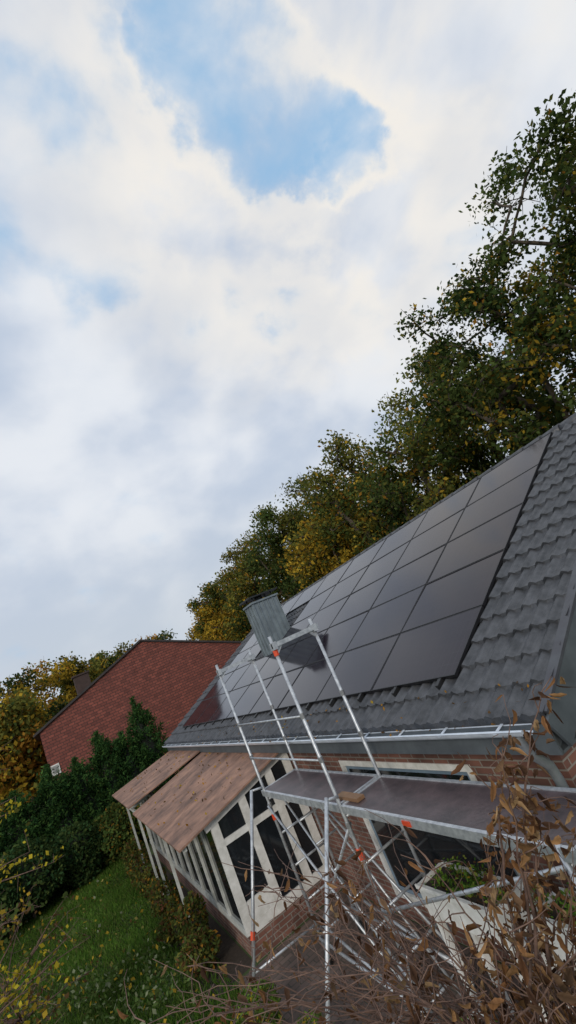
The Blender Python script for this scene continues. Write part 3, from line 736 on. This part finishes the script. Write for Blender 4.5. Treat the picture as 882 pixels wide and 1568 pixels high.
def SM(v,a,b,lo=0,hi=1):
    n=N(nt,'ShaderNodeMapRange',interpolation_type='SMOOTHSTEP'); L(v,n.inputs[0]); n.inputs[1].default_value=a;n.inputs[2].default_value=b;n.inputs[3].default_value=lo;n.inputs[4].default_value=hi; return n.outputs[0]
def MIX(f,a,b):
    n=N(nt,'ShaderNodeMix',data_type='RGBA'); 
    if isinstance(f,(int,float)): n.inputs[0].default_value=f
    else: L(f,n.inputs[0])
    for v,i in((a,6),(b,7)):
        if isinstance(v,tuple): n.inputs[i].default_value=(*v,1)
        else: L(v,n.inputs[i])
    return n.outputs[2]
def NZ(sc_,det,rough,vec,dist=0,off=(0,0,0),out_='Fac'):
    mp=N(nt,'ShaderNodeMapping'); mp.inputs['Location'].default_value=off; L(vec,mp.inputs[0])
    n=N(nt,'ShaderNodeTexNoise'); n.inputs['Scale'].default_value=sc_; n.inputs['Detail'].default_value=det; n.inputs['Roughness'].default_value=rough; n.inputs['Distortion'].default_value=dist
    L(mp.outputs[0],n.inputs['Vector']); return n.outputs[out_]
zc=M('MAXIMUM',sp.outputs[2],0.0); den=M('ADD',zc,.7)
cb=N(nt,'ShaderNodeCombineXYZ'); L(M('DIVIDE',sp.outputs[0],den),cb.inputs[0]); L(M('DIVIDE',sp.outputs[1],den),cb.inputs[1]); L(M('MULTIPLY',sp.outputs[2],.6),cb.inputs[2])
UVv=cb.outputs[0]
n1=NZ(6.5,8,.50,UVv,.2); n2=NZ(6.0,5,.45,UVv,.1,(3,1,0)); n3=NZ(2.4,2,.4,UVv,0,(7,2,0))
wc=NZ(6.5,6,.55,D,0,(1,5,2),'Color')
s1=N(nt,'ShaderNodeVectorMath',operation='SUBTRACT'); L(wc,s1.inputs[0]); s1.inputs[1].default_value=(.5,.5,.5)
s2=N(nt,'ShaderNodeVectorMath',operation='SCALE'); L(s1.outputs[0],s2.inputs[0]); s2.inputs['Scale'].default_value=.38
s3=N(nt,'ShaderNodeVectorMath',operation='ADD'); L(D,s3.inputs[0]); L(s2.outputs[0],s3.inputs[1])
s4=N(nt,'ShaderNodeVectorMath',operation='NORMALIZE'); L(s3.outputs[0],s4.inputs[0]); DW=s4.outputs[0]
holes_=[((.45,.32,.84),.982,.9985,.46),((.55,.34,.765),.988,.9985,.40),((.629,.326,.705),.994,.9995,.46),((.19,.52,.83),.965,.998,.30),((.64,.55,.54),.990,.9995,.22),((.35,.25,.9),.98,.999,.25),((-.4,.3,.9),.9,.99,.4),((.3,-.5,.8),.85,.99,.4)]
tot=None
for h,a,b2,wt_ in holes_:
    v=N(nt,'ShaderNodeVectorMath',operation='DOT_PRODUCT'); L(DW,v.inputs[0]); hv=Vector(h).normalized(); v.inputs[1].default_value=hv
    q=SM(v.outputs['Value'],a,b2,0,wt_); tot=q if tot is None else M('MAXIMUM',tot,q)
cover=M('SUBTRACT',M('ADD',M('MULTIPLY',M('SUBTRACT',n1,.5),1.6),.95),tot)
dens=SM(cover,.20,.80)
gray=(5.2,6.0,7.3); white=(7.9,8.25,8.8); warm=(9.0,8.6,8.0)
shade=SM(M('ADD',M('MULTIPLY',n2,.6),M('MULTIPLY',n3,.4)),.38,.62)
cc1=MIX(shade,gray,white)
v=N(nt,'ShaderNodeVectorMath',operation='DOT_PRODUCT'); L(D,v.inputs[0]); v.inputs[1].default_value=Vector((.56,.36,.74)).normalized()
wm=SM(v.outputs['Value'],.84,.99); edge=M('MULTIPLY',SM(cover,.45,.7),SM(cover,1.2,.8)); wf=M('MULTIPLY',wm,M('ADD',M('MULTIPLY',edge,.7),M('MULTIPLY',shade,.3)),clamp=True)
cc2=MIX(wf,cc1,warm)
hz=SM(sp.outputs[2],0.0,.42); cc3=MIX(hz,(5.6,6.2,6.9),cc2)
skb=MIX(.75,sky.outputs[0],(3.6,6.3,9.3))
L(MIX(dens,skb,cc3),bg.inputs[0])
sd_=bpy.data.lights.new('sun','SUN'); sd_.energy=1.5; sd_.angle=math.radians(14); sd_.color=(1,.92,.80)
so=link(bpy.data.objects.new('sun',sd_))
dirv=Vector((math.sin(SR)*math.cos(SE),math.cos(SR)*math.cos(SE),math.sin(SE)))
so.rotation_euler=dirv.to_track_quat('Z','Y').to_euler()
# ---------------------------------------------------------------- camera
cam=bpy.data.cameras.new('camera'); cam.sensor_fit='VERTICAL'; cam.sensor_height=36; cam.lens=16.16; cam.clip_end=3000; cam.clip_start=.05
co_=link(bpy.data.objects.new('camera',cam)); f=Vector((.531,.809,.250)).normalized(); u=Vector((.228,-.421,.878)); u=(u-f*u.dot(f)).normalized(); r=f.cross(u)
m=Matrix((r,u,-f)).transposed().to_4x4(); m.translation=(0,0,H); co_.matrix_world=m
scene.camera=co_
scene.view_settings.view_transform='Standard'; scene.view_settings.look='None'; scene.view_settings.exposure=0
